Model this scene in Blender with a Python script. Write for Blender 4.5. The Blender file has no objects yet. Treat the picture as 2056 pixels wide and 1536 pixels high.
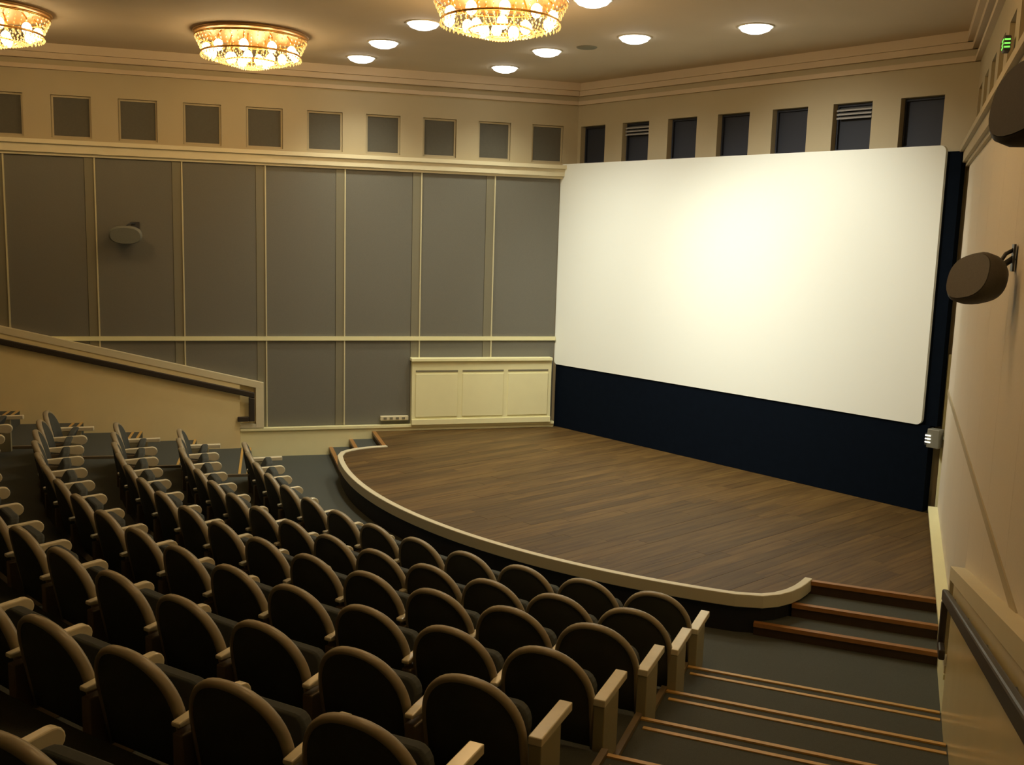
import bpy, math, random
from mathutils import Vector, Matrix
random.seed(4)
C = bpy.context.scene.collection
sc = bpy.context.scene

# ---------------------------------------------------------------- camera, world, exposure
cam = bpy.data.cameras.new('camera')
camo = bpy.data.objects.new('camera', cam)
C.objects.link(camo)
cr = Vector((0.65651, 0.75376, 0.02892)); cu = Vector((-0.12891, 0.07433, 0.98887)); cf = Vector((-0.74322, 0.65293, -0.14597))
M = Matrix(((cr.x, cu.x, -cf.x, 0), (cr.y, cu.y, -cf.y, 0), (cr.z, cu.z, -cf.z, 3.2), (0, 0, 0, 1)))
camo.matrix_world = M
cam.sensor_fit = 'HORIZONTAL'; cam.sensor_width = 36.0
cam.lens = 1988.6 / 2056 * 36.0
cam.clip_end = 100; cam.clip_start = 0.05
sc.camera = camo

world = bpy.data.worlds.new('world'); sc.world = world
world.use_nodes = True
world.node_tree.nodes['Background'].inputs[0].default_value = (0.9, 0.75, 0.5, 1)
world.node_tree.nodes['Background'].inputs[1].default_value = 0.0

sc.view_settings.view_transform = 'Standard'
sc.view_settings.look = 'None'
sc.view_settings.gamma = 1.0
sc.view_settings.use_curve_mapping = False
sc.view_settings.exposure = 0.0

SPOT_POWER = 168.0        # each ceiling downlight
AIM_POWER = 760.0        # the two downlights turned to the screen
CHAND_POWER = 58.0        # each chandelier
SPOT_COL = (1.0, 0.97, 0.78)
WARM_COL = (1.0, 0.62, 0.24)

def lamp(name, kind, loc, energy, color, target=None, size=0.1, angle=2.0, blend=0.8):
    l = bpy.data.lights.new(name, kind); l.energy = energy; l.color = color
    l.shadow_soft_size = size
    if kind == 'SPOT':
        l.spot_size = angle; l.spot_blend = blend
    o = bpy.data.objects.new(name, l); C.objects.link(o); o.location = loc
    if target is not None:
        d = Vector(target) - Vector(loc)
        o.rotation_euler = d.to_track_quat('-Z', 'Y').to_euler()
    return o

CEIL = 5.70
FLOOR = -0.36
DOWN = [(-12.70, 8.07), (-11.48, 7.64), (-11.71, 9.96), (-10.24, 9.45), (-8.73, 9.54), (-7.25, 9.99), (-7.74, 7.78), (-10.09, 7.28)]
AIMS = [(-7.74, 7.78), (-10.09, 7.28)]
for i, (x, y) in enumerate(DOWN):
    lamp('downlight_beam', 'SPOT', (x, y, CEIL - 0.10), SPOT_POWER, SPOT_COL, (x, y + 0.3, 0), 0.14, math.radians(128), 1.0)
for (x, y), t in zip(AIMS, ((-7.3, 11.6, 2.7), (-9.9, 11.6, 1.9))):
    lamp('screen_beam', 'SPOT', (x, y, CEIL - 0.12), AIM_POWER, (1.0, 0.98, 0.86), t, 0.15, math.radians(74), 1.0)

# ---------------------------------------------------------------- materials
def mat(name, col, rough=0.6, metal=0.0, noise=None, bump=None, emit=None, spec=0.5, vary=0.0, trans=0.0, coat=0.0):
    m = bpy.data.materials.new(name); m.use_nodes = True
    nt = m.node_tree; b = nt.nodes['Principled BSDF']
    b.inputs['Roughness'].default_value = rough
    b.inputs['Metallic'].default_value = metal
    b.inputs['Specular IOR Level'].default_value = spec
    b.inputs['Coat Weight'].default_value = coat
    if trans: b.inputs['Transmission Weight'].default_value = trans
    b.inputs['Base Color'].default_value = (*col, 1)
    src = None
    tc = nt.nodes.new('ShaderNodeTexCoord')
    if noise:
        sc_, amt = noise
        n = nt.nodes.new('ShaderNodeTexNoise'); n.inputs['Scale'].default_value = sc_; n.inputs['Detail'].default_value = 4
        nt.links.new(tc.outputs['Object'], n.inputs['Vector'])
        mx = nt.nodes.new('ShaderNodeMix'); mx.data_type = 'RGBA'
        mx.inputs[6].default_value = (*[c * (1 - amt) for c in col], 1)
        mx.inputs[7].default_value = (*[min(1, c * (1 + amt)) for c in col], 1)
        nt.links.new(n.outputs['Fac'], mx.inputs[0]); src = mx.outputs[2]
    if vary:
        oi = nt.nodes.new('ShaderNodeObjectInfo')
        hs = nt.nodes.new('ShaderNodeHueSaturation')
        mr = nt.nodes.new('ShaderNodeMapRange'); mr.inputs['To Min'].default_value = 1 - vary; mr.inputs['To Max'].default_value = 1 + vary
        nt.links.new(oi.outputs['Random'], mr.inputs['Value']); nt.links.new(mr.outputs[0], hs.inputs['Value'])
        if src: nt.links.new(src, hs.inputs['Color'])
        else: hs.inputs['Color'].default_value = (*col, 1)
        src = hs.outputs[0]
    if src: nt.links.new(src, b.inputs['Base Color'])
    if bump:
        bs, bd = bump
        n = nt.nodes.new('ShaderNodeTexNoise'); n.inputs['Scale'].default_value = bs; n.inputs['Detail'].default_value = 3
        nt.links.new(tc.outputs['Object'], n.inputs['Vector'])
        bp = nt.nodes.new('ShaderNodeBump'); bp.inputs['Strength'].default_value = bd; bp.inputs['Distance'].default_value = 0.01
        nt.links.new(n.outputs['Fac'], bp.inputs['Height']); nt.links.new(bp.outputs[0], b.inputs['Normal'])
    if emit:
        b.inputs['Emission Color'].default_value = (*emit[0], 1); b.inputs['Emission Strength'].default_value = emit[1]
    return m

def wood_mat():
    m = bpy.data.materials.new('stage_plank_wood'); m.use_nodes = True
    nt = m.node_tree; b = nt.nodes['Principled BSDF']; b.inputs['Roughness'].default_value = 0.55; b.inputs['Specular IOR Level'].default_value = 0.35
    tc = nt.nodes.new('ShaderNodeTexCoord'); mp = nt.nodes.new('ShaderNodeMapping'); mp.inputs['Scale'].default_value = (22, 1.6, 8)
    oi = nt.nodes.new('ShaderNodeObjectInfo')
    ad = nt.nodes.new('ShaderNodeVectorMath'); ad.operation = 'ADD'
    nt.links.new(tc.outputs['Object'], mp.inputs['Vector']); nt.links.new(mp.outputs[0], ad.inputs[0]); 
    sc2 = nt.nodes.new('ShaderNodeVectorMath'); sc2.operation = 'SCALE'; sc2.inputs[3].default_value = 40
    cmb = nt.nodes.new('ShaderNodeCombineXYZ'); nt.links.new(oi.outputs['Random'], cmb.inputs[0]); nt.links.new(oi.outputs['Random'], cmb.inputs[2])
    nt.links.new(cmb.outputs[0], sc2.inputs[0]); nt.links.new(sc2.outputs[0], ad.inputs[1])
    n = nt.nodes.new('ShaderNodeTexNoise'); n.inputs['Scale'].default_value = 1.0; n.inputs['Detail'].default_value = 5; nt.links.new(ad.outputs[0], n.inputs['Vector'])
    rp = nt.nodes.new('ShaderNodeValToRGB')
    rp.color_ramp.elements[0].position = 0.25; rp.color_ramp.elements[0].color = (0.062, 0.031, 0.008, 1)
    rp.color_ramp.elements[1].position = 0.75; rp.color_ramp.elements[1].color = (0.140, 0.083, 0.023, 1)
    nt.links.new(n.outputs['Fac'], rp.inputs[0])
    hs = nt.nodes.new('ShaderNodeHueSaturation'); mr = nt.nodes.new('ShaderNodeMapRange'); mr.inputs['To Min'].default_value = 0.78; mr.inputs['To Max'].default_value = 1.25
    nt.links.new(oi.outputs['Random'], mr.inputs['Value']); nt.links.new(mr.outputs[0], hs.inputs['Value']); nt.links.new(rp.outputs[0], hs.inputs['Color'])
    nt.links.new(hs.outputs[0], b.inputs['Base Color'])
    return m

MT = dict(
    ceiling=mat('ceiling_plaster', (0.60, 0.49, 0.34), 0.85, noise=(1.5, 0.06)),
    wall=mat('wall_plaster', (0.44, 0.375, 0.235), 0.7, noise=(2.0, 0.05)),
    cream=mat('cream_paint', (0.86, 0.83, 0.50), 0.5, noise=(5.0, 0.04)),
    dado=mat('glossy_dado_paint', (0.84, 0.72, 0.40), 0.22, noise=(3.0, 0.05), spec=0.6),
    cap=mat('dado_cap_paint', (0.72, 0.66, 0.45), 0.45, noise=(4, 0.05)),
    fabric=mat('grey_wall_fabric', (0.172, 0.168, 0.138), 0.9, noise=(90, 0.12), bump=(220, 0.2)),
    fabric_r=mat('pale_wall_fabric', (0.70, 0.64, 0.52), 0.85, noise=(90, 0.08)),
    pil=mat('seam_batten', (0.215, 0.20, 0.135), 0.7),
    lit_edge=mat('painted_lit_edge', (0.60, 0.56, 0.36), 0.5),  # pale colour paints the stage light on the batten edges
    winl=mat('grey_window_blind', (0.10, 0.094, 0.072), 0.8, noise=(30, 0.1)),
    wins=mat('dark_window_cloth', (0.018, 0.022, 0.034), 0.7),
    louver=mat('window_louver', (0.30, 0.29, 0.27), 0.5),
    black=mat('black_masking_cloth', (0.0030, 0.0055, 0.0105), 0.9, noise=(12, 0.25), spec=0.05),
    screen=mat('projection_screen', (0.82, 0.86, 0.80), 0.9),
    carpet=mat('grey_green_carpet', (0.070, 0.077, 0.066), 0.95, noise=(140, 0.25), bump=(300, 0.4)),
    brass=mat('step_edge_brass', (0.60, 0.37, 0.10), 0.4, 0.0, noise=(20, 0.15)),
    stepwood=mat('step_wood', (0.34, 0.16, 0.045), 0.35, noise=(14, 0.2)),
    stepriser=mat('step_riser_wood', (0.065, 0.038, 0.018), 0.6, noise=(14, 0.2)),
    rim=mat('stage_rim_paint', (0.66, 0.61, 0.44), 0.4),
    apron=mat('stage_front_cloth', (0.012, 0.014, 0.018), 0.8),
    rail=mat('handrail_bronze', (0.055, 0.045, 0.035), 0.4, 0.3),
    back=mat('chair_back_shell', (0.046, 0.050, 0.040), 0.75, noise=(8, 0.2), bump=(200, 0.15)),
    uph=mat('chair_upholstery', (0.055, 0.062, 0.056), 0.9, noise=(60, 0.15)),
    crim=mat('chair_rim_wood', (0.34, 0.29, 0.19), 0.36, noise=(10, 0.12)),
    arm=mat('chair_arm_wood', (0.80, 0.74, 0.54), 0.22, noise=(12, 0.1)),
    leg=mat('chair_stanchion', (0.19, 0.145, 0.085), 0.5, noise=(10, 0.1)),
    endp=mat('chair_end_panel', (0.36, 0.33, 0.20), 0.5, noise=(6, 0.12)),
    spk=mat('speaker_dark', (0.075, 0.064, 0.050), 0.6, noise=(120, 0.25)),
    spk2=mat('speaker_black', (0.035, 0.028, 0.022), 0.7, noise=(120, 0.25)),
    spkl=mat('speaker_grey', (0.20, 0.21, 0.18), 0.6, noise=(120, 0.2)),
    gold=mat('chandelier_gilt', (0.75, 0.42, 0.12), 0.25, 0.9),
    plate=mat('chandelier_plate', (0.45, 0.26, 0.09), 0.4, 0.4),
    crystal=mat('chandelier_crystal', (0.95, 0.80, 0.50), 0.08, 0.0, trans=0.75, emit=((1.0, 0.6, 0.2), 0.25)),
    bulb=mat('glowing_bulb', (1, 0.9, 0.7), 0.4, emit=((1.0, 0.80, 0.48), 15)),
    lampglow=mat('downlight_lens', (1, 1, 1), 0.4, emit=((1.0, 0.98, 0.90), 9)),
    lampring=mat('downlight_trim', (0.75, 0.72, 0.62), 0.4),
    green=mat('exit_glow', (0.1, 0.6, 0.1), 0.4, emit=((0.25, 0.9, 0.12), 1.0)),
    dgrey=mat('dark_grey_plastic', (0.05, 0.05, 0.05), 0.5),
    lgrey=mat('grey_metal_box', (0.20, 0.20, 0.16), 0.4),
    led=mat('small_indicator_light', (1, 1, 0.9), 0.3, emit=((1.0, 0.95, 0.8), 1.6)),
    wood=wood_mat(),
)

# ---------------------------------------------------------------- mesh helpers
class MB:
    def __init__(s): s.v = []; s.f = []; s.sm = []
    def add(s, vs, fs, smooth=False):
        o = len(s.v); s.v += [tuple(v) for v in vs]; s.f += [tuple(i + o for i in f) for f in fs]; s.sm += [smooth] * len(fs)
        return s
    def hexa(s, b, t):   # b: 4 bottom pts CCW, t: 4 top pts
        return s.add(list(b) + list(t), [(3, 2, 1, 0), (4, 5, 6, 7), (0, 1, 5, 4), (1, 2, 6, 5), (2, 3, 7, 6), (3, 0, 4, 7)])
    def box(s, x0, x1, y0, y1, z0, z1):
        return s.hexa([(x0, y0, z0), (x1, y0, z0), (x1, y1, z0), (x0, y1, z0)], [(x0, y0, z1), (x1, y0, z1), (x1, y1, z1), (x0, y1, z1)])
    def prism(s, pts, z0, z1):   # pts CCW in xy
        n = len(pts)
        zb = z0 if isinstance(z0, (list, tuple)) else [z0] * n
        zt = z1 if isinstance(z1, (list, tuple)) else [z1] * n
        vs = [(p[0], p[1], zb[i]) for i, p in enumerate(pts)] + [(p[0], p[1], zt[i]) for i, p in enumerate(pts)]
        fs = [tuple(reversed(range(n))), tuple(range(n, 2 * n))] + [(i, (i + 1) % n, n + (i + 1) % n, n + i) for i in range(n)]
        return s.add(vs, fs)
    def tube(s, path, r, seg=8, closed=False, ry=None, up=(0, 0, 1), smooth=True, cap=True):
        ry = ry or r; P = [Vector(p) for p in path]; n = len(P); vs = []; up = Vector(up)
        for i, p in enumerate(P):
            a = P[(i - 1) % n] if (closed or i) else P[i]; b = P[(i + 1) % n] if (closed or i < n - 1) else P[i]
            t = (b - a).normalized(); sd = t.cross(up)
            if sd.length < 1e-4: sd = t.cross(Vector((1, 0, 0)))
            sd.normalize(); nn = sd.cross(t).normalized()
            for k in range(seg):
                an = 2 * math.pi * (k + 0.5) / seg
                vs.append(p + sd * math.cos(an) * r + nn * math.sin(an) * ry)
        fs = []
        for i in range(n if closed else n - 1):
            j = (i + 1) % n
            for k in range(seg):
                k2 = (k + 1) % seg
                fs.append((i * seg + k, i * seg + k2, j * seg + k2, j * seg + k))
        s.add(vs, fs, smooth)
        if cap and not closed:
            o = len(s.v) - n * seg
            s.f += [tuple(o + k for k in reversed(range(seg))), tuple(o + (n - 1) * seg + k for k in range(seg))]; s.sm += [False, False]
        return s
    def lathe(s, prof, seg=24, c=(0, 0, 0), smooth=True):
        vs = []; m = len(prof)
        for k in range(seg):
            a = 2 * math.pi * k / seg
            for r, z in prof: vs.append((c[0] + r * math.cos(a), c[1] + r * math.sin(a), c[2] + z))
        fs = []
        for k in range(seg):
            k2 = (k + 1) % seg
            for i in range(m - 1): fs.append((k * m + i, k2 * m + i, k2 * m + i + 1, k * m + i + 1))
        return s.add(vs, fs, smooth)
    def ball(s, c, r, seg=10, rings=6, sz=1.0):
        prof = [(max(1e-4, r * math.sin(math.pi * i / rings)), -r * sz * math.cos(math.pi * i / rings)) for i in range(rings + 1)]
        return s.lathe(prof, seg, c)
    def build(s, name, m, parent=None, loc=None, label=None, bevel=0, kind=None, cat=None, group=None):
        me = bpy.data.meshes.new(name); me.from_pydata(s.v, [], s.f); me.update()
        me.polygons.foreach_set('use_smooth', s.sm)
        me.materials.append(m)
        o = bpy.data.objects.new(name, me); C.objects.link(o)
        if parent: o.parent = parent
        if loc: o.location = loc
        if bevel:
            b = o.modifiers.new('bevel', 'BEVEL'); b.width = bevel; b.segments = 2; b.limit_method = 'ANGLE'
        tag(o, label, cat, group, kind)
        return o
def tag(o, label=None, cat=None, group=None, kind=None):
    if label: o['label'] = label
    if cat: o['category'] = cat
    if group: o['group'] = group
    if kind: o['kind'] = kind
    return o
def empty(name, loc=(0, 0, 0), rz=0, label=None, cat=None, group=None, kind=None, parent=None):
    o = bpy.data.objects.new(name, None); C.objects.link(o); o.location = loc; o.rotation_euler = (0, 0, rz)
    if parent: o.parent = parent
    return tag(o, label, cat, group, kind)

# ---------------------------------------------------------------- plan geometry (a fan-shaped hall)
CX, CY = -8.62, 13.57                 # centre of the seat rows and of the stage edge
YS, YW = 11.58, 11.84                 # screen plane, front wall
class Side:
    def __init__(s, B, ang, sg):
        s.B = B; s.w = (sg * math.sin(ang), -math.cos(ang)); s.n = (-sg * math.cos(ang), -math.sin(ang)); s.sg = sg
    def p(s, t, d, z=None):
        x = s.B[0] + s.w[0] * t + s.n[0] * d; y = s.B[1] + s.w[1] * t + s.n[1] * d
        return (x, y) if z is None else (x, y, z)
    def box(s, mb, t0, t1, d0, d1, z0, z1, z0b=None, z1b=None):
        # z0b / z1b: heights at the t1 end (sloping pieces)
        z0b = z0 if z0b is None else z0b; z1b = z1 if z1b is None else z1b
        q = [(t0, d0, z0, z1), (t1, d0, z0b, z1b), (t1, d1, z0b, z1b), (t0, d1, z0, z1)]
        if s.sg < 0: pass
        else: q = [q[0], q[3], q[2], q[1]]
        q = q[::-1] if s.sg < 0 else q
        q = q if s.sg > 0 else q
        return mb.hexa([s.p(a, d, z) for a, d, z, _ in q], [s.p(a, d, z) for a, d, _, z in q])
RS = Side((-5.324, YS + .055), 0.4798, 1)
LS = Side((-12.127, YS), 0.4385, -1)
SEND = 17.5
def zs(i):   # level of row i (0 = front row)
    L = [0, .15, .30, .45, .61, .81, 1.02, 1.25, 1.48, 1.72, 1.96]
    return FLOOR + L[i]
ROWR = [8.43, 9.25, 10.01, 10.84, 11.69, 12.64, 13.68]   # radius of each row's back tops
NOSE = [8.37, 9.19, 9.97, 10.80, 11.66, 12.62, 13.66, 14.7, 15.7, 16.7]  # radius where level i+1 starts

# ---------------------------------------------------------------- setting: floor with its stepped levels
floor_mb = MB()
fl = empty('floor', kind='structure')
p0 = [LS.p(-0.4, -0.3), LS.p(SEND + .3, -0.3), RS.p(SEND + .3, -0.3), RS.p(-0.4, -0.3)]
MB().prism(p0, FLOOR - 0.25, FLOOR).build('floor_slab', MT['carpet'], fl)
A0 = math.radians(27.5)
def curve(R, nseg=40, inset=0.0):
    pts = []
    for sd, a in ((LS, -A0), (RS, A0)):
        pass
    el = (CX - R * math.sin(A0), CY - R * math.cos(A0)); er = (CX + R * math.sin(A0), CY - R * math.cos(A0))
    def hit(e, d, S):   # where e + d*t meets the side wall
        # (e + d t - B) . n = inset
        k = ((S.B[0] - e[0]) * S.n[0] + (S.B[1] - e[1]) * S.n[1] + inset) / (d[0] * S.n[0] + d[1] * S.n[1])
        return (e[0] + d[0] * k, e[1] + d[1] * k)
    L = hit(el, (-math.cos(A0), math.sin(A0)), LS); Rr = hit(er, (math.cos(A0), math.sin(A0)), RS)
    pts.append(L)
    for k in range(nseg + 1):
        a = -A0 + 2 * A0 * k / nseg
        pts.append((CX + R * math.sin(a), CY - R * math.cos(a)))
    pts.append(Rr)
    return pts
for i in range(10):
    a = curve(NOSE[i]); b = curve(NOSE[i + 1] + 0.02) if i < 9 else curve(18.2)
    mb = MB(); n = len(a); zt = zs(i + 1)
    vs = [(*q, FLOOR - .01) for q in a] + [(*q, FLOOR - .01) for q in b] + [(*q, zt) for q in a] + [(*q, zt) for q in b]
    fs = []
    for k in range(n - 1):
        fs += [(2 * n + k, 3 * n + k, 3 * n + k + 1, 2 * n + k + 1), (k, 2 * n + k, 2 * n + k + 1, k + 1), (n + k, n + k + 1, 3 * n + k + 1, 3 * n + k), (k, k + 1, n + k + 1, n + k)]
    fs += [(0, n, 3 * n, 2 * n), (n - 1, 3 * n - 1, 4 * n - 1, 2 * n - 1)]
    mb.add(vs, fs); mb.build('terrace_step', MT['carpet'], fl)
    # brass edge strips: two in each aisle, and a thin wooden edge board under the seats
    if i < 7:
        for S, (e0, e1) in ((RS, (a[-2], a[-1])), (LS, (a[1], a[0]))):
            d = Vector((e1[0] - e0[0], e1[1] - e0[1])); Ln = d.length; d.normalize()
            nn = Vector((S.w[0], S.w[1]))
            for off, h, st in ((0.0, 0.012, 0.0), (0.115, 0.008, 0.06)):
                q0 = Vector(e0) + d * st + nn * off; q1 = Vector(e0) + d * (Ln - 0.13) + nn * off
                q = [q0, q1, q1 + nn * 0.035, q0 + nn * 0.035]
                MB().prism([tuple(x) for x in (q if S.sg < 0 else q)], zt - (0.02 if off == 0 else 0), zt + h).build('edge_strip', MT['brass'], fl)
        # side board where the seating block meets the aisle
        for S, sg in ((RS, 1), (LS, -1)):
            e = (CX + sg * NOSE[i] * math.sin(A0), CY - NOSE[i] * math.cos(A0))
            e2 = (CX + sg * (NOSE[i + 1] - .02) * math.sin(A0), CY - (NOSE[i + 1] - .02) * math.cos(A0))
            ax = Vector((e2[0] - e[0], e2[1] - e[1])).normalized(); px = Vector((ax.y, -ax.x)) * 0.02
            q = [Vector(e) - px, Vector(e2) - px, Vector(e2) + px, Vector(e) + px]
            MB().prism([tuple(x) for x in q], zt, zt + 0.035).build('side_board', MT['leg'], fl)

# ---------------------------------------------------------------- setting: side walls
WZ0, WZ1 = 4.42, 5.02
win_n = 0
P0, DP = 1.13, 1.2098
def side_wall(S, name, fab):
    global win_n
    mb = MB()
    S.box(mb, -0.5, SEND, -0.30, 0, FLOOR - 0.2, WZ0)
    S.box(mb, -0.5, SEND, -0.30, 0, WZ1, CEIL + 0.2)
    S.box(mb, -0.5, SEND, -0.30, -0.16, WZ0, WZ1)
    cs = [0.2336 + 0.9037 * i for i in range(19)]
    hw = 0.27
    prev = -0.5
    for c in cs:
        S.box(mb, prev, c - hw, -0.16, 0, WZ0, WZ1); prev = c + hw
    S.box(mb, prev, SEND, -0.16, 0, WZ0, WZ1)
    wall = mb.build(name, MT['wall'], kind='structure')
    for k, c in enumerate(cs[:13]):
        win_n += 1
        m = MB(); S.box(m, c - hw + .004, c + hw - .004, -0.158, -0.06, WZ0 + .004, WZ1 - .004)
        w = m.build('window_%d' % win_n, MT['winl'], kind='structure')
        m = MB()
        for (a, b, z0, z1) in ((c - hw + .004, c - hw + .03, WZ0 + .004, WZ1 - .004), (c + hw - .03, c + hw - .004, WZ0 + .004, WZ1 - .004), (c - hw + .03, c + hw - .03, WZ0 + .004, WZ0 + .03), (c - hw + .03, c + hw - .03, WZ1 - .03, WZ1 - .004)):
            S.box(m, a, b, -0.058, -0.04, z0, z1)
        m.build('window_frame', MT['wall'], w)
    # fabric panels, battens
    edges = [0.0] + [P0 + DP * i for i in range(12)]
    for i in range(len(edges) - 1):
        a = edges[i] + ((0.135 if i else 0.01) if S is LS else 0.0015); b = edges[i + 1] - (0.022 if S is LS else 0.0015)
        for (z0, z1) in ((1.545, 4.17), (0.105, 1.475)):
            lim = z0
            m = MB(); S.box(m, a, b, 0.001, 0.026, z0, z1); m.build('wall_panel', fab, wall)
        if i:
            e = edges[i]
            
            if S is LS:
                m = MB(); S.box(m, e, e + 0.13, 0.001, 0.034, 0.105, 4.17); m.build('seam_batten', MT['pil'], wall)
                m = MB(); S.box(m, e - 0.02, e, 0.001, 0.05, 0.105, 4.17); m.build('lit_edge_strip', MT['lit_edge'], wall)  # pale strip stands in for stage light on the batten's side
    m = MB(); S.box(m, 0, SEND - 1, 0.0, 0.06 if S is LS else 0.034, 1.478, 1.542); m.build('wall_rail', MT['cream'] if S is LS else MT['wall'], wall)
    return wall
wl = side_wall(LS, 'wall_left', MT['fabric'])
wr = side_wall(RS, 'wall_right', MT['fabric_r'])
for S, nm in ((LS, 'trim_1'), (RS, 'trim_2')):
    m = MB(); S.box(m, -0.25, SEND, 0, 0.10, 4.20, 4.36); S.box(m, -0.25, SEND, 0, 0.14, 4.32, 4.38); S.box(m, -0.25, SEND, 0, 0.06, 4.16, 4.20)
    m.build(nm, MT['wall'] if S is RS else MT['cap'], kind='structure')
for S, nm in ((LS, 'trim_3'), (RS, 'trim_4')):
    m = MB(); S.box(m, -0.25, SEND, 0, 0.06, 5.36, 5.42); S.box(m, -0.25, SEND, 0, 0.16, 5.58, 5.70); S.box(m, -0.25, SEND, 0, 0.10, 5.50, 5.58)
    m.build(nm, MT['ceiling'], kind='structure')
# stage-level ledge along the side walls
for S, nm in ((LS, 'baseboard_left'), (RS, 'baseboard_right')):
    m = MB(); S.box(m, 0, 5.158, 0, 0.10, FLOOR, 0.06); S.box(m, 0, 5.158, 0, 0.13, 0.06, 0.10)
    m.build(nm, MT['cream'], kind='structure')

# sloping glossy dado with its frame, on both aisle walls
def cap_z(t): return 0.82 + 0.238 * (t - 4.8)
def dado(S, side):
    D = empty('sloping_dado', S.p(4.8, 0, 0), label='cream sloping wall dado with pale frame beside the %s aisle steps' % side, cat='wall dado', group='sloping dados along the aisles')
    inv = D.location
    def b(name, mt, *boxes):
        m = MB()
        for bx in boxes: S.box(m, *bx)
        m.v = [(v[0] - inv.x, v[1] - inv.y, v[2] - inv.z) for v in m.v]
        return m.build(name, mt, D)
    e = SEND - 1.5
    b('dado_board', MT['dado'], (4.835, e, 0.001, 0.030, FLOOR, FLOOR, FLOOR, FLOOR)) if False else None
    b('dado_board', MT['dado'], (5.16, e, 0.055, 0.12, FLOOR, cap_z(5.16) - .10, FLOOR, cap_z(e) - .10), (5.16, e, 0.001, 0.055, FLOOR, cap_z(5.16) - .10, FLOOR, cap_z(e) - .10))
    b('dado_back', MT['dado'], (4.92, 5.158, 0.001, 0.055, 0.18, cap_z(4.92) - .10, 0.18, cap_z(5.158) - .10))
    b('cap_board', MT['cap'], (4.80, e, 0.001, 0.13, cap_z(4.8) - .10, cap_z(4.8), cap_z(e) - .10, cap_z(e)))
    b('end_post', MT['cap'], (4.80, 4.92, 0.001, 0.13, 0.11, cap_z(4.8) - .101, 0.11, cap_z(4.92) - .101))
    b('bottom_return', MT['cap'], (4.922, 5.16, 0.001, 0.13, 0.11, 0.17))
    return D
dado(LS, 'far left'); dado(RS, 'right')
def handrail(S, label):
    H = empty('handrail', S.p(5.0, 0.18, 0.3), label=label, cat='handrail', group='dark handrails on the aisle walls')
    inv = H.location; e = 14.0
    m = MB(); g = 0.22
    S.box(m, 4.94, e, 0.135, 0.180, cap_z(4.94) - g - .045, cap_z(4.94) - g + .045, cap_z(e) - g - .045, cap_z(e) - g + .045)
    S.box(m, 4.94, 5.03, 0.135, 0.180, 0.22, cap_z(4.94) - g - .045, 0.22, cap_z(5.03) - g - .045)
    S.box(m, 5.03, 5.20, 0.135, 0.180, 0.22, 0.30)
    m.v = [(v[0] - inv.x, v[1] - inv.y, v[2] - inv.z) for v in m.v]
    m.build('rail_bar', MT['rail'], H, bevel=0.012)
    for t in (5.5, 6.6, 7.7, 8.8, 9.9, 11.0):
        m = MB(); S.box(m, t, t + .05, 0.122, 0.1345, cap_z(t) - g - .03, cap_z(t) - g + .03)
        m.v = [(v[0] - inv.x, v[1] - inv.y, v[2] - inv.z) for v in m.v]
        m.build('bracket', MT['rail'], H)
handrail(LS, 'dark handrail sloping along the cream left wall above the far aisle')
handrail(RS, 'dark handrail sloping down the right wall beside the near aisle steps')

# ---------------------------------------------------------------- setting: front wall, back wall, ceiling
fc = [-11.6604 + 0.9276 * i for i in range(7)]
m = MB(); x0, x1 = -12.9, -4.9
m.box(x0, x1, YW, YW + .35, FLOOR - .2, WZ0); m.box(x0, x1, YW, YW + .35, WZ1, CEIL + .2); m.box(x0, x1, YW + .2, YW + .35, WZ0, WZ1)
prev = x0
for c in fc:
    m.box(prev, c - .275, YW, YW + .2, WZ0, WZ1); prev = c + .275
m.box(prev, x1, YW, YW + .2, WZ0, WZ1)
wf = m.build('wall_front', MT['wall'], kind='structure')
for k, c in enumerate(fc):
    win_n += 1
    w = MB().box(c - .271, c + .271, YW + .14, YW + .198, WZ0 + .004, WZ1 - .004).build('window_%d' % win_n, MT['wins'], kind='structure')
    m = MB()
    for a in ((c - .271, c - .25, WZ0 + .004, WZ1 - .004), (c + .25, c + .271, WZ0 + .004, WZ1 - .004), (c - .25, c + .25, WZ0 + .004, WZ0 + .03), (c - .25, c + .25, WZ1 - .03, WZ1 - .004)):
        m.box(a[0], a[1], YW + .10, YW + .138, a[2], a[3])
    m.build('window_frame', MT['wins'], w)
    if k in (1, 5):
        for z in (WZ1 - .075, WZ1 - .125, WZ1 - .175):
            MB().hexa([(c - .245, YW + .04, z - .02), (c + .245, YW + .04, z - .02), (c + .245, YW + .135, z + .01), (c - .245, YW + .135, z + .01)],
                      [(c - .245, YW + .04, z), (c + .245, YW + .04, z), (c + .245, YW + .135, z + .03), (c - .245, YW + .135, z + .03)]).build('louver', MT['louver'], w)
m = MB().box(-12.4, -5.3, YW - .10, YW - .001, 5.58, 5.699).box(-12.4, -5.3, YW - .05, YW - .001, 5.36, 5.42).box(-12.4, -5.3, YW - .06, YW - .001, 5.50, 5.58)
m.build('trim_5', MT['ceiling'], kind='structure')
a, b = LS.p(SEND, 0), RS.p(SEND, 0)
MB().prism([(a[0] - .5, a[1] - .3), (b[0] + .5, b[1] - .3), (b[0] + .5, b[1]), (a[0] - .5, a[1])], FLOOR - .2, CEIL + .2).build('wall_back', MT['wall'], kind='structure')
MB().prism([LS.p(-0.5, -.3), LS.p(SEND + .3, -.3), RS.p(SEND + .3, -.3), RS.p(-0.5, -.3)], CEIL, CEIL + .2).build('ceiling', MT['ceiling'], kind='structure')

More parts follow.
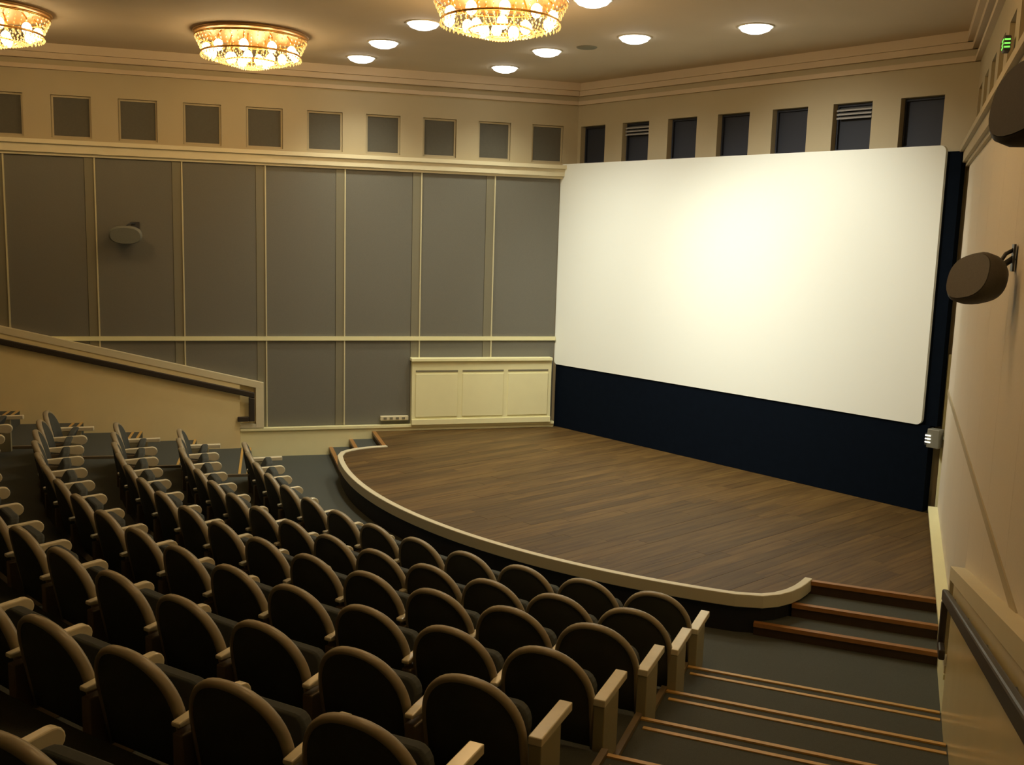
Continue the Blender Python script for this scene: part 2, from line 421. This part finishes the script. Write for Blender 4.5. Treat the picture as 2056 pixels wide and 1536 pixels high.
# ---------------------------------------------------------------- stage
SR = 7.10
def arc(R, a0, a1, n): return [(CX + R * math.sin(math.radians(a0 + (a1 - a0) * k / n)), CY - R * math.cos(math.radians(a0 + (a1 - a0) * k / n))) for k in range(n + 1)]
def corner(sg):   # rounded stage corner, from the arc end up to the step edge
    pts = [(3.62, 7.52), (3.68, 7.66), (3.70, 7.82), (3.69, 7.98), (3.66, 8.13), (3.62, 8.28)]
    return [(CX + sg * x, y) for x, y in pts]
edge = list(reversed(corner(-1))) + [(x, y) for x, y in arc(SR, -29.0, 29.0, 44)] + corner(1)   # left to right
def meet(e, d, S, ins):
    k = ((S.B[0] - e[0]) * S.n[0] + (S.B[1] - e[1]) * S.n[1] + ins) / (d[0] * S.n[0] + d[1] * S.n[1])
    return (e[0] + d[0] * k, e[1] + d[1] * k)
eR, eL = edge[-1], edge[0]
n1R = meet(eR, (-RS.n[0], -RS.n[1]), RS, 0.101); n1L = meet(eL, (-LS.n[0], -LS.n[1]), LS, 0.101)
outline = [LS.p(0.02, .101)] + [n1L] + edge + [n1R] + [RS.p(0.02, .101)]
outline[0] = (LS.p(0.02, .101)[0], 11.62); outline[-1] = (RS.p(0.02, .101)[0], 11.62)
ST = empty('stage', (CX, CY - 4, 0), label='low curved wooden stage with a cream rim in front of the screen', cat='stage')
def sub(m): m.v = [(v[0] - CX, v[1] - CY + 4, v[2]) for v in m.v]; return m
sub(MB().prism(outline, FLOOR + .001, -0.016)).build('platform', MT['apron'], ST)
# cream rim band swept along the curved edge
def offset(pts, d):
    out = []
    for i, p in enumerate(pts):
        a = Vector(pts[max(0, i - 1)]); b = Vector(pts[min(len(pts) - 1, i + 1)]); t = (b - a).normalized()
        out.append((p[0] + t.y * d, p[1] - t.x * d))
    return out
o1 = offset(edge, 0.045); n = len(edge); i1 = offset(edge, -0.03)
vs = []
for lst, z in ((i1, 0.018), (o1, 0.018), (o1, -0.105), (i1, -0.105)): vs += [(x - CX, y - CY + 4, z) for x, y in lst]
fs = []
for k in range(n - 1):
    for r_ in range(4):
        a_, b_ = r_ * n, ((r_ + 1) % 4) * n
        fs.append((a_ + k, b_ + k, b_ + k + 1, a_ + k + 1))
fs += [(0, 3 * n, 2 * n, n), (n - 1, 2 * n - 1, 3 * n - 1, 4 * n - 1)]
MB().add(vs, fs).build('rim', MT['rim'], ST, bevel=0.008)
# planks, clipped to the stage outline
def clip(poly, inside, inter):
    out = []
    for i in range(len(poly)):
        a, b = poly[i - 1], poly[i]
        if inside(b):
            if not inside(a): out.append(inter(a, b))
            out.append(b)
        elif inside(a): out.append(inter(a, b))
    return out
def cliprect(poly, x0, x1, y0, y1):
    def ix(v): return lambda a, b: (v, a[1] + (b[1] - a[1]) * (v - a[0]) / (b[0] - a[0]))
    def iy(v): return lambda a, b: (a[0] + (b[0] - a[0]) * (v - a[1]) / (b[1] - a[1]), v)
    for ins, it in ((lambda p: p[0] >= x0, ix(x0)), (lambda p: p[0] <= x1, ix(x1)), (lambda p: p[1] >= y0, iy(y0)), (lambda p: p[1] <= y1, iy(y1))):
        if not poly: return poly
        poly = clip(poly, ins, it)
    return poly
inner = [LS.p(0.02, .101)] ; ie = offset(edge, -0.031)
inner = [outline[0], n1L] + ie + [n1R, outline[-1]]
rp = random.Random(7)
x = -13.8; W = 0.155
while x < -3.6:
    y = 6.3 - rp.random() * 2.0
    while y < 11.62:
        L = 2.0 + 0.7 * rp.random()
        q = cliprect(inner, x + .001, x + W - .001, y + .001, y + L - .001)
        if len(q) > 2:
            ar = abs(sum(q[i - 1][0] * q[i][1] - q[i][0] * q[i - 1][1] for i in range(len(q)))) / 2
            if ar > 0.004:
                qq = [q[0]]
                for p in q[1:]:
                    if (Vector(p) - Vector(qq[-1])).length > 1e-4: qq.append(p)
                m = MB().prism(qq, -0.015, rp.random() * 0.0015)
                sub(m).build('plank', MT['wood'], ST)
        y += L
    x += W
# steps at both ends of the stage
def stage_steps(S, e, end, label):
    T = empty('stage_steps', (e[0], e[1], FLOOR), label=label, cat='steps', group='wooden edged steps up to the stage')
    t = (-S.n[0], -S.n[1]); f = S.w
    Ln = math.hypot(end[0] - e[0], end[1] - e[1])
    def bx(name, mt, a0, a1, f0, f1, z0, z1):
        q = [(e[0] + t[0] * a + f[0] * b, e[1] + t[1] * a + f[1] * b) for a, b in ((a0, f0), (a1, f0), (a1, f1), (a0, f1))]
        if S.sg > 0: q = q[::-1]
        m = MB().prism(q, z0, z1); m.v = [(v[0] - e[0], v[1] - e[1], v[2] - FLOOR) for v in m.v]
        return m.build(name, mt, T)
    for (a0, f0, f1, zt) in ((-0.03, -0.02, 0.05, 0.0), (-0.10, 0.052, 0.42, -0.12), (-0.40, 0.422, 0.74, -0.24)):
        zb = FLOOR + .001
        bx('riser', MT['stepriser'], a0, Ln, f0, f1 - .012, zb, zt - .035)
        if zt < 0: bx('tread', MT['carpet'], a0, Ln, f0, f1 - .05, zt - .034, zt - .002)
        bx('nosing', MT['stepwood'], a0, Ln, f1 - .049, f1 + .01, zt - .036, zt + .003)
    return T
stage_steps(RS, eR, n1R, 'wood edged steps at the right end of the stage')
stage_steps(LS, eL, n1L, 'small wood edged steps at the far left end of the stage')

# ---------------------------------------------------------------- screen
SX0, SX1, SB, STP = -12.115, -5.62, 1.072, 4.40
SCR = empty('projection_screen', ((SX0 + SX1) / 2, YS, 0), label='large white projection screen above a black skirt at the front wall', cat='screen')
ox = SCR.location.x
def rr(x0, x1, z0, z1, r, n=5):
    pts = []
    for cx_, cz, a in ((x1 - r, z1 - r, 0), (x0 + r, z1 - r, 90), (x0 + r, z0 + r, 180), (x1 - r, z0 + r, 270)):
        for k in range(n + 1):
            an = math.radians(a + 90 * k / n); pts.append((cx_ + r * math.cos(an), cz + r * math.sin(an)))
    return pts
q = rr(SX0 - ox, SX1 - ox, SB, STP, 0.07)
n = len(q)
m = MB().add([(x, 0.0, z) for x, z in q] + [(x, 0.05, z) for x, z in q], [tuple(reversed(range(n)))[::-1], tuple(range(n, 2 * n))[::-1]] + [(i, n + i, n + (i + 1) % n, (i + 1) % n) for i in range(n)])
m.build('screen_sheet', MT['screen'], SCR)
MB().box(SX0 - ox, SX1 - ox + .17, 0.052, 0.16, SB + .002, 4.33).build('masking_frame', MT['black'], SCR)
MB().box(SX0 - ox + .03, SX1 - ox + .10, 0.02, 0.16, 0.004, SB).build('skirt', MT['black'], SCR)
# front wall edge strip with its little control box
MB().box(-5.435, -5.335, YS + .16, YW - .001, 0.002, 1.95).build('trim_6', MT['cream'], kind='structure')
BX = empty('wall_control_box', (-5.44, 11.50, 0.86), label='small grey control box with three bright lights right of the screen', cat='control box')
MB().box(-.06, .09, 0, .12, -.03, .20).build('box_body', MT['lgrey'], BX, bevel=.01)
MB().box(-.08, -.061, 0, .1, 0, .14).build('side_plate', MT['dgrey'], BX)
for z in (.03, .07, .11):
    MB().box(-.075, -.01, -.012, -.001, z, z + .014).build('indicator', MT['led'], BX)

# ---------------------------------------------------------------- left wall furniture
def on_side(S, t, d, z, name, label, cat, group=None):
    o = empty(name, S.p(t, d, z), label=label, cat=cat, group=group)
    o.rotation_euler = (0, 0, math.atan2(-S.w[1], -S.w[0])); return o   # local +x runs towards the screen
RC = on_side(LS, 2.46, 0.03, 0.10, 'radiator_cover', 'cream panelled radiator cover on the left wall beside the screen', 'radiator cover')
# local y points away from the room on the left side
def sgn_box(m, x0, x1, d0, d1, z0, z1): return m.box(x0, x1, -d1, -d0, z0, z1)
m = MB(); sgn_box(m, 0, 2.38, 0.0, 0.12, 0.001, 1.05); m.build('cover_body', MT['cream'], RC)
m = MB(); sgn_box(m, -0.02, 2.38, 0.0, 0.17, 1.05, 1.10); m.build('top_board', MT['cream'], RC, bevel=.006)
for k in range(3):
    x0 = 0.06 + k * 0.78
    m = MB(); sgn_box(m, x0, x0 + .70, 0.121, 0.135, 0.13, 0.84); m.build('front_panel', MT['cream'], RC, bevel=.005)
    m = MB(); sgn_box(m, x0, x0 + .70, 0.121, 0.128, 0.875, 0.90); m.build('vent_slot', MT['pil'], RC)
m = MB(); sgn_box(m, 0, 2.38, 0.121, 0.145, 0.001, 0.09); m.build('plinth_board', MT['cream'], RC, bevel=.004)
PS = on_side(LS, 2.96, 0.03, 0.17, 'pipe_box', 'small pale pipe box low on the left wall beside the radiator cover', 'pipe box')
m = MB(); sgn_box(m, 0, .46, 0, .07, 0, .075); m.build('box_body', MT['cap'], PS, bevel=.01)
for k in range(4):
    m = MB(); sgn_box(m, .05 + .1 * k, .10 + .1 * k, .071, .078, .02, .055); m.build('socket', MT['pil'], PS)

# ---------------------------------------------------------------- loudspeakers
def speaker(S, t, d, z, yaw, tilt, roll, mt, label, L=0.50, Wd=0.40, armdir=None):
    o = empty('loudspeaker', S.p(t, d, z), label=label, cat='loudspeaker', group='oval loudspeakers on the side walls')
    R = Matrix.Rotation(yaw, 3, 'Z') @ Matrix.Rotation(tilt, 3, 'X') @ Matrix.Rotation(roll, 3, 'Y')
    # oval body: superellipse front, tapering to the back
    m = MB(); rings = [(-0.02, .90), (0.0, 1.0), (0.05, 1.0), (0.09, .93), (0.13, .78), (0.16, .55), (0.17, .02)]
    seg = 28; vs = []
    for dep, s_ in rings:
        for k in range(seg):
            a = 2 * math.pi * k / seg; ca, sa = math.cos(a), math.sin(a)
            x_ = L / 2 * s_ * math.copysign(abs(ca) ** .8, ca); z_ = Wd / 2 * s_ * math.copysign(abs(sa) ** .8, sa)
            vs.append(R @ Vector((x_, dep, z_)))
    fs = [(i * seg + k, (i + 1) * seg + k, (i + 1) * seg + (k + 1) % seg, i * seg + (k + 1) % seg) for i in range(len(rings) - 1) for k in range(seg)]
    m.add(vs, fs, True); m.build('cabinet', mt, o)
    m = MB(); vs = [R @ Vector((L / 2 * .89 * math.copysign(abs(math.cos(2 * math.pi * k / seg)) ** .8, math.cos(2 * math.pi * k / seg)), -0.024, Wd / 2 * .89 * math.copysign(abs(math.sin(2 * math.pi * k / seg)) ** .8, math.sin(2 * math.pi * k / seg)))) for k in range(seg)]
    vs2 = [v + R @ Vector((0, .02, 0)) for v in vs]
    m.add(vs + vs2, [tuple(range(seg)), tuple(reversed(range(seg, 2 * seg)))] + [(k, seg + k, seg + (k + 1) % seg, (k + 1) % seg) for k in range(seg)])
    m.build('grille', mt, o)
    base = Vector(S.p(t, d, z))
    wp = Vector(S.p(t - 0.12, 0.04, z + .12)) - base
    st = R @ Vector((0, .16, .05))
    MB().tube([st, (st + wp) / 2 + Vector((0, 0, .02)), wp], 0.018, 8).build('bracket', MT['dgrey'], o)
    MB().tube([st + Vector((0, 0, .05)), (st + wp) / 2 + Vector((0, 0, .08)), wp + Vector((0, 0, .05))], 0.012, 6).build('bracket', MT['dgrey'], o)
    q = base + wp; w2 = Vector((S.w[0], S.w[1], 0)); n2 = Vector((S.n[0], S.n[1], 0))
    m = MB(); c0 = wp - n2 * 0.002
    pts = [c0 - w2 * .06 + n2 * a for a in (0, .015)] 
    m.hexa([c0 - w2 * .06 + Vector((0, 0, -.08)), c0 + w2 * .06 + Vector((0, 0, -.08)), c0 + w2 * .06 + n2 * .012 + Vector((0, 0, -.08)), c0 - w2 * .06 + n2 * .012 + Vector((0, 0, -.08))],
           [c0 - w2 * .06 + Vector((0, 0, .08)), c0 + w2 * .06 + Vector((0, 0, .08)), c0 + w2 * .06 + n2 * .012 + Vector((0, 0, .08)), c0 - w2 * .06 + n2 * .012 + Vector((0, 0, .08))])
    m.build('wall_plate', MT['dgrey'], o)
    return o
# front face (local -y) looks into the seating
speaker(RS, 6.30, 0.27, 3.04, math.radians(-30), math.radians(-16), math.radians(-10), MT['spk'], 'dark oval loudspeaker on the right wall beside the screen edge', .40, .30, False)
speaker(RS, 8.30, 0.25, 3.80, math.radians(-30), math.radians(-16), math.radians(-10), MT['spk2'], 'dark oval loudspeaker at upper right, cut by the picture edge', .38, .36, False)
speaker(LS, 6.75, 0.28, 3.05, math.radians(62), math.radians(14), 0, MT['spkl'], 'grey oval loudspeaker on the panelled left wall', .46, .26)

# exit light on the right wall
EX = empty('exit_light', RS.p(4.20, 0.03, 4.74), label='small green lit exit light high on the right wall above the loudspeakers', cat='exit light')
EX.rotation_euler = (0, 0, math.atan2(RS.w[1], RS.w[0]))
MB().box(-.07, .07, -.05, 0, -.055, .055).build('housing', MT['dgrey'], EX, bevel=.008)
for z in (-.035, -.008, .02): MB().box(-.06, .06, -.054, -.051, z, z + .012).build('light_strip', MT['green'], EX)
for z in (-.035, -.008, .02): MB().box(.071, .074, -.046, -.005, z, z + .012).build('light_strip', MT['green'], EX)

# ---------------------------------------------------------------- ceiling lights
dn_lab = ['recessed ceiling downlight nearest the left wall windows', 'recessed downlight just inboard of the leftmost downlight', 'recessed ceiling downlight above the corner between left wall and screen',
          'recessed ceiling downlight above the left half of the screen', 'recessed ceiling downlight above the middle of the screen', 'rightmost recessed ceiling downlight, above the right half of the screen',
          'recessed ceiling downlight right of the big chandelier at the top edge', 'recessed ceiling downlight left of the big bright chandelier']
def downlight(x, y, lab):
    o = empty('ceiling_downlight', (x, y, CEIL), label=lab, cat='ceiling light', group='round downlights in the ceiling over the stage')
    MB().lathe([(0.188, -0.0), (0.215, -0.001), (0.212, -0.010), (0.198, -0.012), (0.188, -0.010), (0.188, -0.0)], 28).build('trim_ring', MT['lampring'], o)
    MB().lathe([(0.186, -0.004), (0.186, -0.014), (0.16, -0.045), (0.09, -0.072), (0.0005, -0.08)], 28).build('lens', MT['lampglow'], o)
for (x, y), lb in zip(DOWN, dn_lab): downlight(x, y, lb)
o = empty('ceiling_speaker', (-9.65, 9.62, CEIL), label='small dark round ceiling speaker between two downlights', cat='ceiling speaker')
MB().lathe([(0.0005, -0.012), (0.10, -0.014), (0.13, -0.012), (0.14, -0.001)], 24).build('grille', MT['pil'], o)

def chandelier(x, y, lab, power):
    o = empty('chandelier', (x, y, CEIL), label=lab, cat='chandelier', group='round crystal chandeliers with bulbs')
    MB().lathe([(0.0005, -.045), (.56, -.045), (.66, -.05), (.72, -.035), (.73, -.02), (.70, -.001)], 48).build('ceiling_plate', MT['plate'], o)
    MB().tube([(.70 * math.cos(a), .70 * math.sin(a), -.075) for a in [2 * math.pi * k / 48 for k in range(48)]], .016, 6, True).build('upper_ring', MT['gold'], o)
    MB().tube([(.62 * math.cos(a), .62 * math.sin(a), -.27) for a in [2 * math.pi * k / 48 for k in range(48)]], .014, 6, True).build('lower_ring', MT['gold'], o)
    MB().tube([(.33 * math.cos(a), .33 * math.sin(a), -.36) for a in [2 * math.pi * k / 36 for k in range(36)]], .012, 6, True).build('inner_ring', MT['gold'], o)
    for k in range(15):
        out = k < 10
        a = 2 * math.pi * (k / 10 if out else (k - 10 + .5) / 5); r = .56 if out else .27; z = -.24 if out else -.33
        c, s = math.cos(a), math.sin(a)
        MB().tube([(r * .9 * c, r * .9 * s, -.05), (r * c, r * s, -.12), (r * c, r * s, z + .05)], .010, 6).build('arm', MT['gold'], o)
        b = MB().ball((r * c, r * s, z), .058, 12, 8, 1.25).build('bulb', MT['bulb'], o)
    # crystal drops: strands from ring to ring and the hanging fringe, too fine to count
    m = MB()
    def drop(p, r):
        x_, y_, z_ = p
        m.add([(x_, y_, z_ + r * 1.6), (x_ + r, y_, z_), (x_, y_ + r, z_), (x_ - r, y_, z_), (x_, y_ - r, z_), (x_, y_, z_ - r * 1.6)],
              [(0, 1, 2), (0, 2, 3), (0, 3, 4), (0, 4, 1), (5, 2, 1), (5, 3, 2), (5, 4, 3), (5, 1, 4)])
    for k in range(54):
        a = 2 * math.pi * k / 54; c, s = math.cos(a), math.sin(a)
        for j in range(5):
            f = j / 4; r = .70 - .08 * f; drop((r * c, r * s, -.095 - .165 * f), .011)
        for j in range(6):
            f = (j + .5) / 6; r = .62 - .29 * f; drop((r * c, r * s, -.28 - .10 * math.sin(f * 1.57)), .011)
        for j in range(4):
            f = (j + .5) / 4; r = .33 - .30 * f
            if k % 2 == 0: drop((r * c, r * s, -.375 - .07 * math.sin(f * 1.57)), .012)
        drop((.63 * c, .63 * s, -.31), .016)
    m.build('crystal_drops', MT['crystal'], o, kind='stuff')
    lamp('chandelier_glow', 'POINT', (x, y, CEIL - .55), CHAND_POWER * power, WARM_COL, size=.4)
CH = [(-13.45, 3.30, 'crystal chandelier at the top left corner of the picture', 0.42),
      (-12.32, 6.16, 'crystal chandelier with visible bulbs near the left wall windows', 0.6),
      (-8.32, 7.00, 'large dazzling crystal chandelier above the stage edge, nearest the downlights', 1.2)]
CH += [(-3.95, 3.30, 'added crystal chandelier above the right aisle, out of the picture', 0.6), (-4.95, 6.16, 'added unseen crystal chandelier above the right end of the stage steps', 0.6)]  # unseen mirrored pair, added to light the right wall and aisle
for c in CH: chandelier(*c)

# ---------------------------------------------------------------- auditorium chairs
def outline_pts(a=0.278, zc=0.42, b=0.315, zb=0.13, n=22):
    pts = [(-a, zb), (-a, (zb + zc) / 2)]
    for k in range(n + 1):
        an = math.pi - math.pi * k / n
        pts.append((a * math.copysign(abs(math.cos(an)) ** .92, math.cos(an)), zc + b * abs(math.sin(an)) ** .95))
    pts += [(a, (zb + zc) / 2), (a, zb)]
    return pts
TL = math.tan(math.radians(11))
def backshape(x, z, d=0.0):   # the back leans away (-y) and curves forward at its sides
    return (x, 0.06 - (z - .13) * TL + 0.55 * x * x + d, z)
def back_meshes():
    O = outline_pts(); n = len(O); cx_, cz = 0, .40
    def disc(dep, bulge, shrink):
        vs = []; R_ = [1.0, .93, .75, .5, .25]
        for s in R_:
            for x, z in O: 
                X = cx_ + (x - cx_) * s * shrink; Z = cz + (z - cz) * s * shrink
                vs.append(backshape(X, Z, dep + bulge * (1 - s ** 2)))
        vs.append(backshape(0, cz, dep + bulge))
        return vs, len(R_)
    shell = MB(); v1, nr = disc(-.028, -.018, .965)
    v2, _ = disc(.0, .0, .965)
    def faces(nr, flip):
        fs = []
        for i in range(nr - 1):
            for k in range(n):
                k2 = (k + 1) % n; f = (i * n + k, i * n + k2, (i + 1) * n + k2, (i + 1) * n + k); fs.append(f[::-1] if flip else f)
        for k in range(n):
            k2 = (k + 1) % n; f = ((nr - 1) * n + k, (nr - 1) * n + k2, nr * n); fs.append(f[::-1] if flip else f)
        return fs
    shell.add(v1, faces(nr, True), True)
    shell.add(v1[:n] + v2[:n], [(k, (k + 1) % n, n + (k + 1) % n, n + k) for k in range(n)])
    pad = MB(); v3, _ = disc(.035, .03, .95)
    pad.add(v3, faces(nr, False), True)
    pad.add(v3[:n] + v2[:n], [(k, n + k, n + (k + 1) % n, (k + 1) % n) for k in range(n)])
    rim = MB()
    path = [backshape(x, z, -.006) for x, z in O]
    vs = []; N = len(path); seg = 8
    for i, p in enumerate(path):
        a = Vector(path[max(0, i - 1)]); b = Vector(path[min(N - 1, i + 1)]); t = (b - a).normalized()
        dp = Vector((0, 1, 0)); sd = t.cross(dp).normalized(); dp = sd.cross(t).normalized()
        for k in range(seg):
            an = 2 * math.pi * (k + .5) / seg
            vs.append(Vector(p) + sd * math.cos(an) * .021 + dp * math.sin(an) * .034)
    fs = [(i * seg + k, i * seg + (k + 1) % seg, (i + 1) * seg + (k + 1) % seg, (i + 1) * seg + k) for i in range(N - 1) for k in range(seg)]
    fs += [tuple(range(seg))[::-1], tuple((N - 1) * seg + k for k in range(seg))]
    rim.add(vs, fs, True)
    return shell, pad, rim
def seat_mesh():
    # tipped-up cushion: rounded slab standing up, leaning slightly to the front
    m = MB(); q = rr(-.245, .245, 0, .225, .10, 5); n = len(q)
    layers = [(0, .94), (.012, 1.0), (.06, 1.0), (.08, .93)]
    vs = []
    for d, s in layers:
        for x, z in q:
            X = x * s; Z = .12 + (z - .12) * s
            vs.append((X, .12 + d + Z * .45, .285 + Z))
    fs = [tuple(range(n)), tuple((len(layers) - 1) * n + k for k in reversed(range(n)))]
    for i in range(len(layers) - 1):
        fs += [(i * n + k, (i + 1) * n + k, (i + 1) * n + (k + 1) % n, i * n + (k + 1) % n) for k in range(n)]
    return m.add(vs, fs)
AZ = .455
def arm_mesh(xc, w=.027, L=.49, y0=-.045, end=False):
    # side profile with a rounded, deeper front end
    m = MB()
    if end:
        pr = [(.015, AZ - .03), (.455, AZ - .03), (.455, AZ + .02), (.015, AZ + .015)]
    else:
        pr = [(y0, AZ - .02), (y0 + .10, AZ - .03), (y0 + .36, AZ - .075)]
        for k in range(9):
            a = -math.pi / 2 + math.pi * k / 8; pr.append((y0 + L - .06 + .062 * math.cos(a), AZ - .028 + .058 * math.sin(a)))
        pr += [(y0 + .10, AZ + .015), (y0, AZ + .005)]
    n = len(pr)
    vs = [(xc - w, y, z) for y, z in pr] + [(xc + w, y, z) for y, z in pr]
    return m.add(vs, [tuple(range(n))[::-1], tuple(range(n, 2 * n))] + [(i, (i + 1) % n, n + (i + 1) % n, n + i) for i in range(n)])

shell_mb, pad_mb, rim_mb = back_meshes()
proto = empty('auditorium_chair')
HP = .305
protoparts = {}
protoparts['backrest'] = shell_mb.build('backrest', MT['back'], proto)
pp = pad_mb.build('back_cushion', MT['uph'], protoparts['backrest'])
pr_ = rim_mb.build('back_rim', MT['crim'], protoparts['backrest'], label='beige rim around the backrest')
st_ = seat_mesh().build('seat', MT['uph'], proto, bevel=.01)
MB().box(-.22, .22, .075, .13, .25, .30).build('seat_hinge', MT['dgrey'], st_)
arm_l = arm_mesh(0).build('armrest', MT['arm'], proto, bevel=.008)
leg_l = MB().box(-.034, .034, -.030, .24, 0.0, AZ - .06).build('stanchion', MT['leg'], proto, bevel=.008)
tip = MB().box(-.026, .026, -.052, -.046, AZ - .022, AZ + .006)
arm_e = arm_mesh(0, .038, end=True).build('armrest', MT['arm'], None, bevel=.006)
leg_e = MB().box(-.034, .034, .02, .30, 0.0, AZ - .032).build('end_panel', MT['endp'], None, bevel=.006)
EMeshes = (arm_e.data, leg_e.data)

def link_copy(src, parent):
    c = src.copy(); C.objects.link(c); c.parent = parent; return c
def chair(R, th, z, half, label, group, right_end=False, left_end=False, first=[]):
    Rb = R + TL * 0.61 - 0.06 - 0.6 * 0   # base radius so that the top of the back lands on R
    Rb = R - TL * .60 + .06
    a = math.radians(th)
    r = proto.copy(); C.objects.link(r)
    r.location = (CX + Rb * math.sin(a), CY - Rb * math.cos(a), z); r.rotation_euler = (0, 0, a)
    tag(r, label, 'chair', group)
    b = link_copy(protoparts['backrest'], r); link_copy(pp, b); link_copy(pr_, b)
    s = link_copy(st_, r)
    for ch in list(st_.children): link_copy(ch, s)
    for x, isend, own in ((-half, left_end, True), (half, right_end, right_end)):
        if not own: continue
        am = link_copy(arm_e if isend else arm_l, r); am.location.x = x + (0.012 if isend and x > 0 else -0.012 if isend else 0)
        lg = link_copy(leg_e if isend else leg_l, r); lg.location.x = am.location.x
    return r
ORD = ['first', 'second', 'third', 'fourth', 'fifth', 'sixth', 'seventh', 'eighth', 'ninth', 'tenth', 'eleventh', 'twelfth', 'thirteenth', 'fourteenth', 'fifteenth', 'sixteenth', 'seventeenth', 'eighteenth']
ROWS = [(25.65, 4.10, 13), (25.88, 3.655, 15), (25.65, 3.54, 15), (25.46, 3.34, 16), (25.05, 3.33, 16), (24.71, 3.02, 17), (24.3, 2.88, 17)]
def px_of(p):
    d = Vector(p) - Vector((0, 0, 3.2)); dz = d.dot(cf)
    return (1028 + 1988.6 * d.dot(cr) / dz, 768 - 1988.6 * d.dot(cu) / dz, dz)
for i, (t0, dp, n) in enumerate(ROWS):
    R = ROWR[i]; z = zs(i)
    half = R * math.radians(dp) / 2
    for k in range(n):
        th = t0 - dp * k; a = math.radians(th)
        px = px_of((CX + R * math.sin(a), CY - R * math.cos(a), z + .6))
        if px[2] < 0.3 or px[0] < -140 or px[1] > 1900: continue
        if i == 6 and px[1] > 1800: continue
        rown = 'front row' if i == 0 else '%s row from the stage' % ORD[i]
        if k == 0: lab = 'dark chair with cream end panel at the right aisle, %s' % rown
        elif k == n - 1: lab = 'dark chair with beige rim at the far left aisle, %s' % rown
        elif k <= n // 2: lab = 'dark beige-rimmed chair, %s from right aisle, %s' % (ORD[k], rown)
        else: lab = 'dark beige-rimmed chair, %s from far left aisle, %s' % (ORD[n - 1 - k], rown)
        chair(R, th, z, half, lab, 'auditorium chairs in the %s' % rown, k == 0, k == n - 1)
for o in list(proto.children_recursive) + [proto, arm_e, leg_e]:
    bpy.data.objects.remove(o)
